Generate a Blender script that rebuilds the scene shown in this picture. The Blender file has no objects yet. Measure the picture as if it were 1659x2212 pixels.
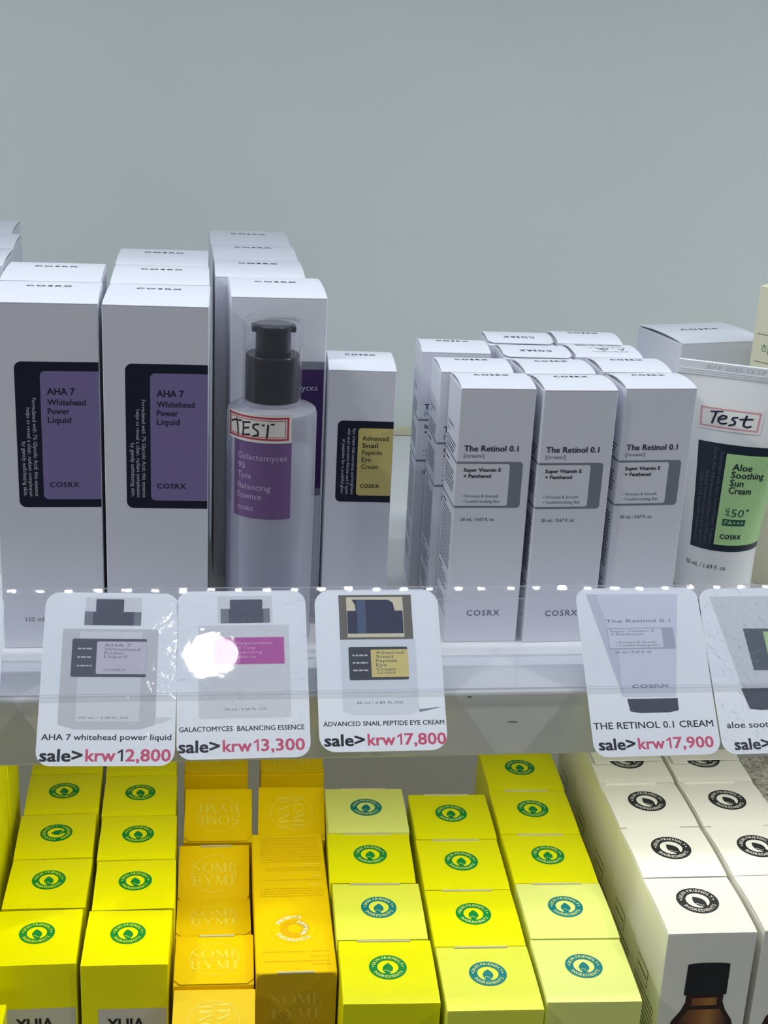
import bpy, bmesh, math, random
from mathutils import Vector, Matrix

random.seed(7)
Z0 = 1.10                       # height of the middle shelf deck above the shop floor
SC = bpy.context.scene
COL = SC.collection

# ------------------------------------------------------------------ camera
cd = bpy.data.cameras.new('camera'); cam = bpy.data.objects.new('camera', cd); COL.objects.link(cam)
cd.sensor_fit = 'HORIZONTAL'; cd.sensor_width = 36.0; cd.lens = 36.0*3010.3/1659.0
cd.clip_start = 0.02; cd.clip_end = 30
CR = Vector((0.9908, -0.1267, 0.0473)).normalized()
CF = Vector((0.1352, 0.9325, -0.3349)).normalized()
CR = (CR-CF*CR.dot(CF)).normalized(); CU = CR.cross(CF)
cam.matrix_world = Matrix(((CR.x, CU.x, -CF.x, 0), (CR.y, CU.y, -CF.y, 0), (CR.z, CU.z, -CF.z, Z0+0.2954), (0, 0, 0, 1)))
SC.camera = cam

# ------------------------------------------------------------------ world, exposure
wd = bpy.data.worlds.new('world'); SC.world = wd; wd.use_nodes = True
bg = wd.node_tree.nodes['Background']; bg.inputs[0].default_value = (0.80, 0.89, 1.0, 1); bg.inputs[1].default_value = 0.18
SC.view_settings.view_transform = 'Standard'; SC.view_settings.look = 'None'
SC.cycles.transparent_max_bounces = 24; SC.cycles.max_bounces = 5; SC.cycles.diffuse_bounces = 4; SC.cycles.glossy_bounces = 2; SC.cycles.transmission_bounces = 2
SC.view_settings.exposure = 0.0; SC.view_settings.gamma = 1.0; SC.view_settings.use_curve_mapping = False
LED_TOP = 525.0                 # radiance of the light chips above the middle shelf
LED_LOW = 182.0                  # radiance of the light chips above the lower shelf
LAMP = 180.0                     # radiance of the added side fill lamps; the ceiling lamp is weaker

# ------------------------------------------------------------------ helpers
def lin(c):
    return tuple(((v/255.0)/12.92 if v <= 10 else ((v/255.0+0.055)/1.055)**2.4) for v in c)

MATS = {}
def mat(name, rgb, rough=0.5, spec=0.4, grain=0.03, bump=0.0, scale=700.0, coat=0.0, coat_rough=0.1, metal=0.0):
    """procedural surface: noise gives a faint mottling and paper grain"""
    if name in MATS: return MATS[name]
    m = bpy.data.materials.new(name); m.use_nodes = True; MATS[name] = m
    nt = m.node_tree; b = nt.nodes['Principled BSDF']
    r, g, bl = lin(rgb)
    tc = nt.nodes.new('ShaderNodeTexCoord'); nz = nt.nodes.new('ShaderNodeTexNoise')
    nz.inputs['Scale'].default_value = scale; nz.inputs['Detail'].default_value = 2
    nt.links.new(tc.outputs['Object'], nz.inputs['Vector'])
    mx = nt.nodes.new('ShaderNodeMix'); mx.data_type = 'RGBA'
    mx.inputs[6].default_value = (r*(1-grain), g*(1-grain), bl*(1-grain), 1)
    mx.inputs[7].default_value = (min(1, r*(1+grain)), min(1, g*(1+grain)), min(1, bl*(1+grain)), 1)
    nt.links.new(nz.outputs['Fac'], mx.inputs[0]); nt.links.new(mx.outputs[2], b.inputs['Base Color'])
    b.inputs['Roughness'].default_value = rough; b.inputs['Specular IOR Level'].default_value = spec
    b.inputs['Metallic'].default_value = metal
    b.inputs['Coat Weight'].default_value = coat; b.inputs['Coat Roughness'].default_value = coat_rough
    if bump:
        bp = nt.nodes.new('ShaderNodeBump'); bp.inputs['Strength'].default_value = bump; bp.inputs['Distance'].default_value = 0.0002
        nt.links.new(nz.outputs['Fac'], bp.inputs['Height']); nt.links.new(bp.outputs['Normal'], b.inputs['Normal'])
    return m

def clear_mat(name, tint=(0.97, 0.975, 0.98), ior=1.45, rough=0.02, milk=0.0, milk_rgb=(230, 232, 240), crinkle=0.0, cscale=120.0):
    """clear plastic: Fresnel mix of pass-through and gloss, optionally a little milky"""
    if name in MATS: return MATS[name]
    m = bpy.data.materials.new(name); m.use_nodes = True; MATS[name] = m
    nt = m.node_tree; nt.nodes.clear()
    out = nt.nodes.new('ShaderNodeOutputMaterial'); tr = nt.nodes.new('ShaderNodeBsdfTransparent'); gl = nt.nodes.new('ShaderNodeBsdfGlossy')
    fr = nt.nodes.new('ShaderNodeFresnel'); mx = nt.nodes.new('ShaderNodeMixShader')
    tr.inputs[0].default_value = (*tint, 1); gl.inputs['Roughness'].default_value = rough; fr.inputs['IOR'].default_value = ior
    body = tr.outputs[0]
    if milk:
        df = nt.nodes.new('ShaderNodeBsdfDiffuse'); df.inputs[0].default_value = (*lin(milk_rgb), 1)
        tl = nt.nodes.new('ShaderNodeBsdfTranslucent'); tl.inputs[0].default_value = (*lin(milk_rgb), 1)
        m1 = nt.nodes.new('ShaderNodeMixShader'); m1.inputs[0].default_value = 0.4
        nt.links.new(df.outputs[0], m1.inputs[1]); nt.links.new(tl.outputs[0], m1.inputs[2])
        m2 = nt.nodes.new('ShaderNodeMixShader'); m2.inputs[0].default_value = milk
        nt.links.new(tr.outputs[0], m2.inputs[1]); nt.links.new(m1.outputs[0], m2.inputs[2]); body = m2.outputs[0]
    ge = nt.nodes.new('ShaderNodeNewGeometry'); iv = nt.nodes.new('ShaderNodeMath'); iv.operation = 'SUBTRACT'; iv.inputs[0].default_value = 1.0
    mu = nt.nodes.new('ShaderNodeMath'); mu.operation = 'MULTIPLY'          # only the outer skin mirrors, no trapped light inside the thin sheet
    nt.links.new(ge.outputs['Backfacing'], iv.inputs[1]); nt.links.new(fr.outputs[0], mu.inputs[0]); nt.links.new(iv.outputs[0], mu.inputs[1])
    nt.links.new(mu.outputs[0], mx.inputs[0]); nt.links.new(body, mx.inputs[1]); nt.links.new(gl.outputs[0], mx.inputs[2])
    nt.links.new(mx.outputs[0], out.inputs[0])
    if crinkle:
        tc = nt.nodes.new('ShaderNodeTexCoord'); nz = nt.nodes.new('ShaderNodeTexNoise'); bp = nt.nodes.new('ShaderNodeBump')
        nz.inputs['Scale'].default_value = cscale; nz.inputs['Detail'].default_value = 3.0; nz.inputs['Distortion'].default_value = 1.5
        bp.inputs['Strength'].default_value = crinkle; bp.inputs['Distance'].default_value = 0.0012 if crinkle < 0.5 else 0.006
        nt.links.new(tc.outputs['Object'], nz.inputs['Vector']); nt.links.new(nz.outputs['Fac'], bp.inputs['Height'])
        for n in (gl, fr): nt.links.new(bp.outputs['Normal'], n.inputs['Normal'])
    return m

def glow_mat(name, rgb, strength):
    m = bpy.data.materials.new(name); m.use_nodes = True; nt = m.node_tree; nt.nodes.clear()
    o = nt.nodes.new('ShaderNodeOutputMaterial'); e = nt.nodes.new('ShaderNodeEmission')
    e.inputs[0].default_value = (*rgb, 1); e.inputs[1].default_value = strength
    nt.links.new(e.outputs[0], o.inputs[0]); return m

def link(name, data, parent=None):
    o = bpy.data.objects.new(name, data); COL.objects.link(o)
    if parent is not None: o.parent = parent
    return o

def tag(o, label=None, cat=None, group=None, kind=None):
    if label: o['label'] = label
    if cat: o['category'] = cat
    if group: o['group'] = group
    if kind: o['kind'] = kind
    return o

def mesh_from(name, verts, faces, mats, idx=None, smooth=False):
    me = bpy.data.meshes.new(name); me.from_pydata(verts, [], faces)
    for m in (mats if isinstance(mats, (list, tuple)) else [mats]): me.materials.append(m)
    if idx: me.polygons.foreach_set('material_index', idx)
    if smooth: me.polygons.foreach_set('use_smooth', [True]*len(me.polygons))
    me.update(); return me

def bm_mesh(name, bm, m, smooth=False):
    me = bpy.data.meshes.new(name); bm.normal_update(); bm.to_mesh(me); bm.free(); me.materials.append(m)
    if smooth: me.polygons.foreach_set('use_smooth', [True]*len(me.polygons))
    return me

def bm_box(x0, x1, y0, y1, z0, z1, bev=0.0, seg=1, bm=None):
    new = bmesh.new() if bm is None else bm
    r = bmesh.ops.create_cube(new, size=1.0)
    for v in r['verts']:
        v.co = Vector(((x0+x1)/2+v.co.x*(x1-x0), (y0+y1)/2+v.co.y*(y1-y0), (z0+z1)/2+v.co.z*(z1-z0)))
    if bev:
        es = list({e for v in r['verts'] for e in v.link_edges})
        bmesh.ops.bevel(new, geom=es, offset=bev, segments=seg, affect='EDGES', profile=0.5)
    return new

def lathe(name, prof, m, n=48, cap=True, smooth=True):
    """prof: list of (r, z)"""
    vs, fs = [], []
    for r, z in prof:
        for k in range(n):
            a = 2*math.pi*k/n; vs.append((r*math.cos(a), r*math.sin(a), z))
    for i in range(len(prof)-1):
        for k in range(n):
            fs.append((i*n+k, i*n+(k+1) % n, (i+1)*n+(k+1) % n, (i+1)*n+k))
    if cap:
        fs.append(tuple(reversed(range(n)))); fs.append(tuple((len(prof)-1)*n+k for k in range(n)))
    me = mesh_from(name, vs, fs, m, smooth=smooth)
    if smooth:
        bm = bmesh.new(); bm.from_mesh(me)
        sharp = [e for e in bm.edges if len(e.link_faces) == 2 and e.calc_face_angle(0) > 0.6]
        bmesh.ops.split_edges(bm, edges=sharp); bm.to_mesh(me); bm.free()
    return me

# ---- flat print -----------------------------------------------------------
GLY = {}
def glyphs(s, bold=0.0, shear=0.0, space=1.0):
    """outline of a string with the built-in font: baseline 0, cap height 1"""
    k = (s, bold, shear, space)
    if k in GLY: return GLY[k]
    cu = bpy.data.curves.new('lettering', 'FONT'); cu.body = s; cu.resolution_u = 2; cu.fill_mode = 'FRONT'
    cu.offset = bold; cu.shear = shear; cu.space_character = space
    o = bpy.data.objects.new('lettering', cu); COL.objects.link(o)
    dg = bpy.context.evaluated_depsgraph_get(); me = bpy.data.meshes.new_from_object(o.evaluated_get(dg))
    vs = [(v.co.x, v.co.y) for v in me.vertices]; fs = [tuple(p.vertices) for p in me.polygons]
    bpy.data.objects.remove(o); bpy.data.curves.remove(cu); bpy.data.meshes.remove(me)
    if not vs: GLY[k] = ([], [], 0.5); return GLY[k]
    cap = GLY['H']
    x0 = min(x for x, y in vs); w = (max(x for x, y in vs)-x0)/cap
    GLY[k] = ([((x-x0)/cap, y/cap) for x, y in vs], fs, w)
    return GLY[k]
GLY["H"] = 1.0
def _measure():
    cu = bpy.data.curves.new('lettering', 'FONT'); cu.body = 'H'
    o = bpy.data.objects.new('lettering', cu); COL.objects.link(o)
    dg = bpy.context.evaluated_depsgraph_get(); me = bpy.data.meshes.new_from_object(o.evaluated_get(dg))
    c = max(v.co.y for v in me.vertices); bpy.data.objects.remove(o); bpy.data.curves.remove(cu); bpy.data.meshes.remove(me)
    return c
GLY['H'] = _measure()

def rrect(x0, y0, x1, y1, r=0, corners=(1, 1, 1, 1), n=6):
    """rounded rectangle, corners flags: bl, br, tr, tl"""
    pts = []
    for (cx, cy, a0, f, px, py) in ((x0+r, y0+r, 180, corners[0], x0, y0), (x1-r, y0+r, 270, corners[1], x1, y0),
                                    (x1-r, y1-r, 0, corners[2], x1, y1), (x0+r, y1-r, 90, corners[3], x0, y1)):
        if r and f:
            for k in range(n+1):
                a = math.radians(a0+90*k/n); pts.append((cx+r*math.cos(a), cy+r*math.sin(a)))
        else: pts.append((px, py))
    return pts

class Print:
    """flat print in millimetres, later mapped on to a surface"""
    def __init__(s): s.v = []; s.f = []; s.i = []; s.m = []
    def mi(s, m):
        if m not in s.m: s.m.append(m)
        return s.m.index(m)
    def poly(s, pts, m, lay=0):
        lay += (len(s.f) % 5)*0.1; b = len(s.v); s.v += [(x, y, lay) for x, y in pts]; s.f.append(tuple(range(b, b+len(pts)))); s.i.append(s.mi(m)); return s
    def rect(s, x0, y0, x1, y1, m, lay=0, r=0, corners=(1, 1, 1, 1)): return s.poly(rrect(x0, y0, x1, y1, r, corners), m, lay)
    def grid(s, x0, y0, x1, y1, m, lay=0, nx=12, ny=1, r=0):
        """finely cut rectangle for curved surfaces"""
        for a in range(nx):
            for b in range(ny):
                s.poly([(x0+(x1-x0)*(a+i)/nx, y0+(y1-y0)*(b+j)/ny) for i, j in ((0, 0), (1, 0), (1, 1), (0, 1))], m, lay)
        return s
    def ring(s, cx, cy, r0, r1, m, lay=0, n=40, a0=0, a1=360, sy=1.0):
        for k in range(n):
            a = math.radians(a0+(a1-a0)*k/n); b = math.radians(a0+(a1-a0)*(k+1)/n)
            s.poly([(cx+r0*math.cos(a), cy+sy*r0*math.sin(a)), (cx+r1*math.cos(a), cy+sy*r1*math.sin(a)),
                    (cx+r1*math.cos(b), cy+sy*r1*math.sin(b)), (cx+r0*math.cos(b), cy+sy*r0*math.sin(b))], m, lay)
        return s
    def text(s, t, x, y, cap, m, lay=1, width=None, align='l', rot=0, bold=0.0, shear=0.0, space=1.0):
        vs, fs, w = glyphs(t, 0.0, shear, space)
        sx = width/w if width else cap
        W = w*sx; ox = {'l': 0, 'c': -W/2, 'r': -W}[align]
        a = math.radians(rot); ca, sa = math.cos(a), math.sin(a); k = s.mi(m); e = bold*1.5*cap
        for dx, dy, dl in (((0, 0, 0),) if not bold else ((-e, -e*0.6, 0), (e, -e*0.6, 0.2), (e, e*0.6, 0.4), (-e, e*0.6, 0.6))):   # heavier type: overprinted
            b = len(s.v)
            for px, py in vs:
                qx = ox+px*sx+dx; qy = py*cap+dy; s.v.append((x+qx*ca-qy*sa, y+qx*sa+qy*ca, lay+dl))
            for f in fs: s.f.append(tuple(b+i for i in f)); s.i.append(k)
        return s
    def arc_text(s, t, cx, cy, r, cap, m, lay=1, mid=90, inward=False, sweep=None, bold=0.0):
        ws = [(glyphs(c, bold)[2]*cap+0.32*cap if c != ' ' else 0.55*cap) for c in t]
        tot = sum(ws); ang = math.degrees(tot/r); k = (sweep/ang if sweep else 1.0); sgn = -1 if not inward else 1
        a = mid-sgn*ang*k/2
        for c, w in zip(t, ws):
            d = math.degrees(w/r)*k; am = a+sgn*d/2
            if c != ' ':
                rr = r if not inward else r+cap
                ar = math.radians(am); s.text(c, cx+rr*math.cos(ar), cy+rr*math.sin(ar), cap, m, lay, align='c', rot=am-90 if not inward else am+90, bold=bold)
            a += sgn*d
        return s
    def stroke(s, pts, wd, m, lay=1):
        for p, q in zip(pts, pts[1:]):
            d = Vector((q[0]-p[0], q[1]-p[1])); L = d.length or 1e-6; nx, ny = -d.y/L*wd/2, d.x/L*wd/2
            s.poly([(p[0]+nx, p[1]+ny), (p[0]-nx, p[1]-ny), (q[0]-nx, q[1]-ny), (q[0]+nx, q[1]+ny)], m, lay)
        for p in pts: s.poly([(p[0]+wd/2*math.cos(k*math.pi/3), p[1]+wd/2*math.sin(k*math.pi/3)) for k in range(6)], m, lay+0.1)
        return s
    def words(s, x0, y, x1, h, m, lay=1, rng=None, lo=1.0, hi=3.2):
        """a line of print too small to read: word-long dashes"""
        rng = rng or random; x = x0
        while x < x1-0.4:
            w = min(rng.uniform(lo, hi), x1-x); s.poly([(x, y), (x+w, y), (x+w, y+h), (x, y+h)], m, lay); x += w+0.45
        return s
    def move(s, dx=0, dy=0, rot=0, cx=0, cy=0):
        a = math.radians(rot); c, q = math.cos(a), math.sin(a)
        s.v = [((x-cx)*c-(y-cy)*q+cx+dx, (x-cx)*q+(y-cy)*c+cy+dy, l) for x, y, l in s.v]; return s
    def mesh(s, name, fn, lift=0.06):
        """fn(x, y, off) -> point, all in metres; lift: millimetres per layer"""
        vs = [fn(x/1000, y/1000, (l+1)*lift/1000) for x, y, l in s.v]
        return mesh_from(name, vs, s.f, s.m, s.i)

# ------------------------------------------------------------------ materials
WHITE = mat('white_card', (231, 233, 243), 0.45, 0.4, 0.02, 0.15)
NAVY = mat('navy_print', (20, 27, 48), 0.45)
INK = mat('dark_ink', (34, 38, 62), 0.5)
INKB = mat('black_ink', (26, 27, 32), 0.5)
PURPLE = mat('violet_print', (134, 121, 172), 0.45)
PLUM = mat('plum_print', (66, 40, 98), 0.45)
SLATE = mat('slate_print', (130, 137, 150), 0.45)
YCREAM = mat('straw_print', (222, 206, 128), 0.45)
PALE = mat('pale_ink', (206, 210, 222), 0.5)
GREYINK = mat('grey_ink', (92, 97, 112), 0.5)
MIDINK = mat('mid_grey_ink', (120, 124, 138), 0.5)
LEMON = mat('lemon_card', (250, 246, 0), 0.22, 0.3, 0.02)
LEMON2 = mat('lemon_matt_card', (242, 242, 0), 0.42, 0.25, 0.02)
LIME = mat('pale_lime_card', (240, 249, 140), 0.42, 0.4, 0.02)
LIMEM = mat('mid_lime_card', (238, 245, 80), 0.42, 0.4, 0.02)
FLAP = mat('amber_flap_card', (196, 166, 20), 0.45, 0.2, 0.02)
ORANGE = mat('amber_card', (253, 216, 0), 0.42, 0.25, 0.02)
ORANGE_D = mat('amber_print_dark', (236, 188, 0), 0.42)
ORANGE_L = mat('amber_print_light', (255, 232, 80), 0.4)
IVORY = mat('ivory_card', (240, 240, 230), 0.42, 0.4, 0.02)
TEAL = mat('teal_print', (0, 128, 132), 0.45)
GREEN = mat('green_print', (0, 138, 58), 0.4)
EDGE = mat('raw_card_edge', (206, 202, 170), 0.7)
CREAM = mat('cream_card', (233, 231, 202), 0.5)
METAL = mat('white_powder_coat', (238, 238, 238), 0.35, 0.5, 0.02)
METALG = mat('grey_powder_coat', (226, 226, 222), 0.4, 0.4, 0.03, scale=60)
BLACKP = mat('black_plastic', (22, 24, 30), 0.22, 0.5, 0.1)

# ------------------------------------------------------------------ the setting
def panel(name, x0, x1, y0, y1, z0, z1, m, bev=0.0):
    o = link(name, bm_mesh(name, bm_box(x0, x1, y0, y1, z0, z1, bev, 2), m)); o.location.z = Z0
    return o
WALLM = mat('grey_back_panel', (237, 244, 239), 0.34, 0.4, 0.06, scale=5)
tag(panel('wall_back', -1.0, 1.3, 1.0, 1.02, -1.1, 1.3, WALLM), 'plain pale grey back panel of the display', None, None, 'structure')
tag(panel('floor', -1.6, 1.9, -2.5, 1.02, -1.12, -1.1, mat('grey_floor', (150, 148, 144), 0.5, 0.4, 0.1, scale=12)), 'grey shop floor below the display', None, None, 'structure')
tag(panel('trim_1', -0.75, 1.05, 0.992, 1.0, 0.0005, 0.0045, mat('warm_trim', (226, 222, 188), 0.4)), 'thin cream trim where back panel meets shelf', None, None, 'structure')

def shelf(name, label, x0, x1, yf, yb, ztop, thick):
    t = link(name, None); t.location = ((x0+x1)/2, (yf+yb)/2, Z0+ztop); hx = (x1-x0)/2; hy = (yb-yf)/2
    tag(t, label, 'shelf', 'display shelves')
    link('deck', bm_mesh('deck', bm_box(-hx, hx, -hy+0.004, hy-0.0005, -0.006, 0), METAL), t)
    link('front_edge', bm_mesh('front_edge', bm_box(-hx, hx, -hy, -hy+0.004, -thick, 0, 0.0012, 2), METALG), t)
    link('underside', bm_mesh('underside', bm_box(-hx, hx, -hy+0.004, hy-0.0005, -thick+0.006, -thick+0.008), METAL), t)
    return t
shelf('display_shelf', 'white metal shelf with grey front edge carrying the white boxes', -0.75, 1.05, 0.573, 1.0, 0.0, 0.0336)
shelf('display_shelf', 'lower white metal shelf under the yellow cartons', -0.75, 1.05, 0.50, 1.0, -0.266, 0.0336)
shelf('display_shelf', 'upper white metal shelf above the white boxes', -0.75, 1.05, 0.56, 1.0, 0.488, 0.034)

SCF = mat('scuff', (96, 96, 94), 0.6)
sh0 = [o for o in COL.objects if o.name == 'display_shelf'][0]
for sx, sz, sl in ((-0.0035, -0.0158, 0.0055), (0.041, -0.0318, 0.003), (-0.0235, -0.0022, 0.0028)):
    link('scuff_mark', mesh_from('scuff_mark', [(sx, -0.21358, sz), (sx+sl, -0.21358, sz-0.0003), (sx+sl*0.9, -0.21358, sz+0.0002), (sx+sl*0.3, -0.21358, sz+0.0005)], [(0, 1, 2, 3)], SCF), sh0)
def led_strip(label, y, z, strength, rgb, pitch, w, d):
    t = link('light_strip', None); t.location = (0.15, y, Z0+z); tag(t, label, 'light strip', 'shelf light strips')
    bm = bm_box(-0.85, 0.85, -0.008, 0.008, 0.0015, 0.003)
    bm_box(-0.85, 0.85, 0.008, 0.0092, 0.0002, 0.003, bm=bm); bm_box(-0.85, 0.85, -0.0092, -0.008, 0.0002, 0.003, bm=bm)
    link('channel', bm_mesh('channel', bm, METAL), t)
    bm = bmesh.new(); n = int(1.66/pitch)
    for k in range(n):
        x = -0.83+k*pitch
        vs = [bm.verts.new(p) for p in ((x-w/2, -d/2, 0.0008), (x-w/2, d/2, 0.0008), (x+w/2, d/2, 0.0008), (x+w/2, -d/2, 0.0008))]
        bm.faces.new(vs)
    tag(link('light_chips', bm_mesh('light_chips', bm, glow_mat('light_chips', rgb, strength)), t), kind='stuff')
led_strip('light strip under the upper shelf above the white boxes', 0.625, 0.450, LED_TOP, (0.84, 0.92, 1.0), 0.021, 0.0055, 0.003)
led_strip('light strip under the middle shelf above the yellow cartons', 0.600, -0.0320, LED_LOW, (1.0, 0.985, 0.95), 0.021, 0.0055, 0.003)

# ceiling lamp mirrored in one price card, plus two added side fill lamps
FILL_GLOW = glow_mat('fill_lamp_glow', (1.0, 0.98, 0.95), LAMP); SGLOW = glow_mat('small_lamp_glow', (1.0, 0.98, 0.95), LAMP*0.45)
for lx, ly, lz, lr, lab in ((0.0257, -0.1617, 1.319, 0.040, 'small round ceiling lamp hanging right behind the viewer'), (-1.40, -0.05, 1.45, 0.085, 'large round fill lamp added out of view to the left'), (1.60, -0.05, 1.45, 0.085, 'large round fill lamp added out of view to the right')):
    t = link('ceiling_or_fill_lamp', None); t.location = (lx, ly, Z0+lz); tag(t, lab, 'lamp', 'ceiling lamps')
    k = lr/0.040
    link('lamp_shade', lathe('lamp_shade', [(0.012, 0.09), (0.03*k, 0.085), (0.046*k, 0.012), (0.048*k, 0.0), (0.045*k, 0.0), (0.043*k, 0.012), (0.026*k, 0.08)], METAL, cap=False), t)
    link('lamp_disc', lathe('lamp_disc', [(0.0001, 0.006), (lr, 0.006)], SGLOW if lr < 0.05 else FILL_GLOW, cap=False, smooth=False), t)
    link('cord', lathe('cord', [(0.003, 0.09), (0.003, 0.4)], METAL, n=8), t)

# ------------------------------------------------------------------ cartons
MC = {}
def body_mesh(w, d, h, m):
    k = ('body', w, d, h, m.name)
    if k not in MC:
        bm = bm_box(-w/2, w/2, -d/2, d/2, 0, h-0.0007, 0.00035, 1); MC[k] = bm_mesh('carton_body', bm, m)
    return MC[k]
def bulge(y, d, b):            # height of the bowed lid above the nominal top, y from -d/2 to d/2
    u = 2*y/d; return b*(1-u*u)
def lid_mesh(w, d, h, b, m, cut=0.0, r=0.0):
    """bowed tuck lid; cut: how far it stops short of the front, r: rounded front corners"""
    k = ('lid', w, d, h, b, m.name, cut, r)
    if k in MC: return MC[k]
    n = 10; th = 0.00045; y0 = -d/2+cut; y1 = d/2; hw = w/2-0.00015
    vs, fs = [], []
    for i in range(n+1):
        y = y0+(y1-y0)*i/n; z = h+bulge(y, d, b)
        x = hw
        if r and (y-y0) < r: x = hw-r+math.sqrt(max(0, r*r-(r-(y-y0))**2))
        if i == 0 and not r: z -= 0.0003
        for sx in (-1, 1):
            vs += [(sx*x, y, z), (sx*x, y, z-th)]
    for i in range(n):
        a = 4*i; q = a+4
        fs += [(a, a+2, q+2, q), (a+1, q+1, q+3, a+3), (a, q, q+1, a+1), (a+2, a+3, q+3, q+2)]
    fs += [(0, 1, 3, 2), (4*n, 4*n+2, 4*n+3, 4*n+1)]
    MC[k] = mesh_from('lid', vs, fs, m)
    return MC[k]

def front_fn(w, d): return lambda x, y, o: (x-w/2, -d/2-o, y)
def left_fn(w, d): return lambda x, y, o: (-w/2-o, d/2-x, y)          # x runs from the back edge to the front edge
def right_fn(w, d): return lambda x, y, o: (w/2+o, x-d/2, y)
def top_fn(w, d, h, b): return lambda x, y, o: (x, y-d/2, h+bulge(y-d/2, d, b)+o)   # x from the middle, y from the front edge

def carton(name, label, cat, group, x, y, ztop, yaw, w, d, h, m, b=0.0008, pitch=0.0, cut=0.0, r=0.0, lidmat=None):
    """x, y: middle of the upper front edge; ztop: its height above the middle shelf deck"""
    t = link(name, None); tag(t, label, cat, group)
    R = Matrix.Rotation(math.radians(yaw), 3, 'Z') @ Matrix.Rotation(math.radians(pitch), 3, 'X')
    t.location = Vector((x, y, Z0+ztop))-R @ Vector((0, -d/2, h))
    t.rotation_euler = (math.radians(pitch), 0, math.radians(yaw))
    link('carton_body', body_mesh(w, d, h, m), t)
    t['dims'] = (w, d, h, b)
    lid = link('lid', lid_mesh(w, d, h, b, lidmat or m, cut, r), t)
    return t, lid
def put(key, name, make, fn, parent, lift=0.06):
    """printed part; the mesh is shared by all things with the same key"""
    if key not in MC: MC[key] = make().mesh(name, fn, lift)
    return link(name, MC[key], parent)
def dims(t): return tuple(t['dims'])

ORD = ['frontmost', 'second from front', 'third from front', 'fourth from front', 'fifth from front']

# ---- white boxes: violet label (AHA), tall
wA, dA, hA = 0.0476, 0.0494, 0.1687
def brand_top(t, flip=False, cap=3.4, width=20.8, at=0.70):
    w, d, h, b = dims(t)
    def mk():
        p = Print().text('COSRX', 0, d*1000*at-cap/2, cap, INK, 0, width=width, align='c', bold=0.028, space=1.25)
        if flip: p.move(rot=180, cx=0, cy=d*1000/2)
        return p
    put(('brand', round(w, 4), round(d, 4), round(h, 4), round(b, 5), flip), 'brand_lettering', mk, top_fn(w, d, h, b), t)
def label_aha(t):
    w, d, h, b = dims(t); fn = front_fn(w, d)
    lp = put('aha_panel', 'label_panel', lambda: Print().rect(9.9, 72.2, w*1000-0.3, 141.7, NAVY, 0, 3.2, (1, 0, 0, 1)), fn, t)
    put('aha_win', 'label_window', lambda: Print().rect(21.1, 76.1, w*1000-0.3, 137.4, PURPLE, 1, 2.4, (1, 0, 0, 1)), fn, lp)
    def mk():
        p = Print()
        p.text('AHA 7', 24.1, 126.4, 3.1, INK, 2, width=12.2, bold=0.018)
        for s, y, wd in (('Whitehead', 121.5, 17.1), ('Power', 117.3, 9.7), ('Liquid', 113.1, 10.3)): p.text(s, 24.1, y, 2.75, INK, 2, width=wd, bold=0.014)
        p.text('COSRX', 24.0, 82.1, 2.4, INK, 2, width=13.2, bold=0.02, space=1.15)
        for s, x, y, L in (('Formulated with 7% Glycolic Acid, this essence', 17.2, 77.6, 47.2), ('helps to reveal a clear, radiant complexion', 14.6, 77.6, 42.6), ('by gently exfoliating skin.', 12.1, 77.6, 26.4)):
            p.text(s, x, y, 1.75, PALE, 2, width=L, align='r', rot=-90)
        return p
    put('aha_txt', 'label_lettering', mk, fn, lp)
    put('aha_vol', 'volume_lettering', lambda: Print().text('100 mL / 3.38 fl. oz.', 10.6, 13.9, 2.3, INKB, 0, width=26), fn, t)
AHA = [('A', -0.0664, 0.6276, 1.0, 'in the left violet-label column', 0), ('A', -0.0682, 0.6797, 0.4, 'in the left violet-label column', 1),
       ('B', -0.0172, 0.6263, -1.5, 'in the right violet-label column', 0), ('B', -0.0164, 0.6783, -0.3, 'in the right violet-label column', 1), ('B', -0.0166, 0.7301, -0.8, 'in the right violet-label column', 2)]
for c, x, y, a, where, k in AHA:
    lab = ('white tall box with navy and violet label, ' if k == 0 else 'white tall box showing its lid, ')+ORD[k]+' '+where
    t, lid = carton('serum_box', lab, 'box', 'violet-label boxes', x, y, hA, a, wA, dA, hA, WHITE, 0.0009)
    brand_top(t); label_aha(t)
# three more, cut by the left picture edge
for k, (x, y, a) in enumerate(((-0.1195, 0.7222, 0.5), (-0.1205, 0.7745, 1.5), (-0.1275, 0.8262, 1.0))):
    t, lid = carton('serum_box', 'white tall box cut by the left picture edge, '+['nearest of three', 'middle of three', 'rearmost of three'][k], 'box', 'boxes at the left edge', x, y, 0.168, a, 0.0476, 0.0494, 0.168, WHITE, 0.0012)

# ---- white boxes: plum label
wC, dC, hC = 0.0464, 0.0512, 0.1663
def label_plum(t):
    w, d, h, b = dims(t); fn = front_fn(w, d); W = w*1000
    lp = put('plum_panel', 'label_panel', lambda: Print().rect(9.5, 65.8, W-0.7, 134.9, SLATE, 0, 3.0, (1, 0, 0, 1)), fn, t)
    put('plum_win', 'label_window', lambda: Print().rect(14.5, 69.8, W-0.7, 130.9, PLUM, 1), fn, lp)
    def mk():
        p = Print()
        p.text('Galactomyces', 17.0, 120.3, 3.0, PALE, 2, width=25.8)
        for s, y, wd in (('95', 115.3, 4.5), ('Tone', 110.3, 8.2), ('Balancing', 105.3, 17.2), ('Essence', 100.3, 13.5)): p.text(s, 17.0, y, 3.0, PALE, 2, width=wd)
        p.text('COSRX', 17.0, 74.5, 2.4, PALE, 2, width=13.0, bold=0.02, space=1.15)
        return p
    put('plum_txt', 'label_lettering', mk, fn, lp)
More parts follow.
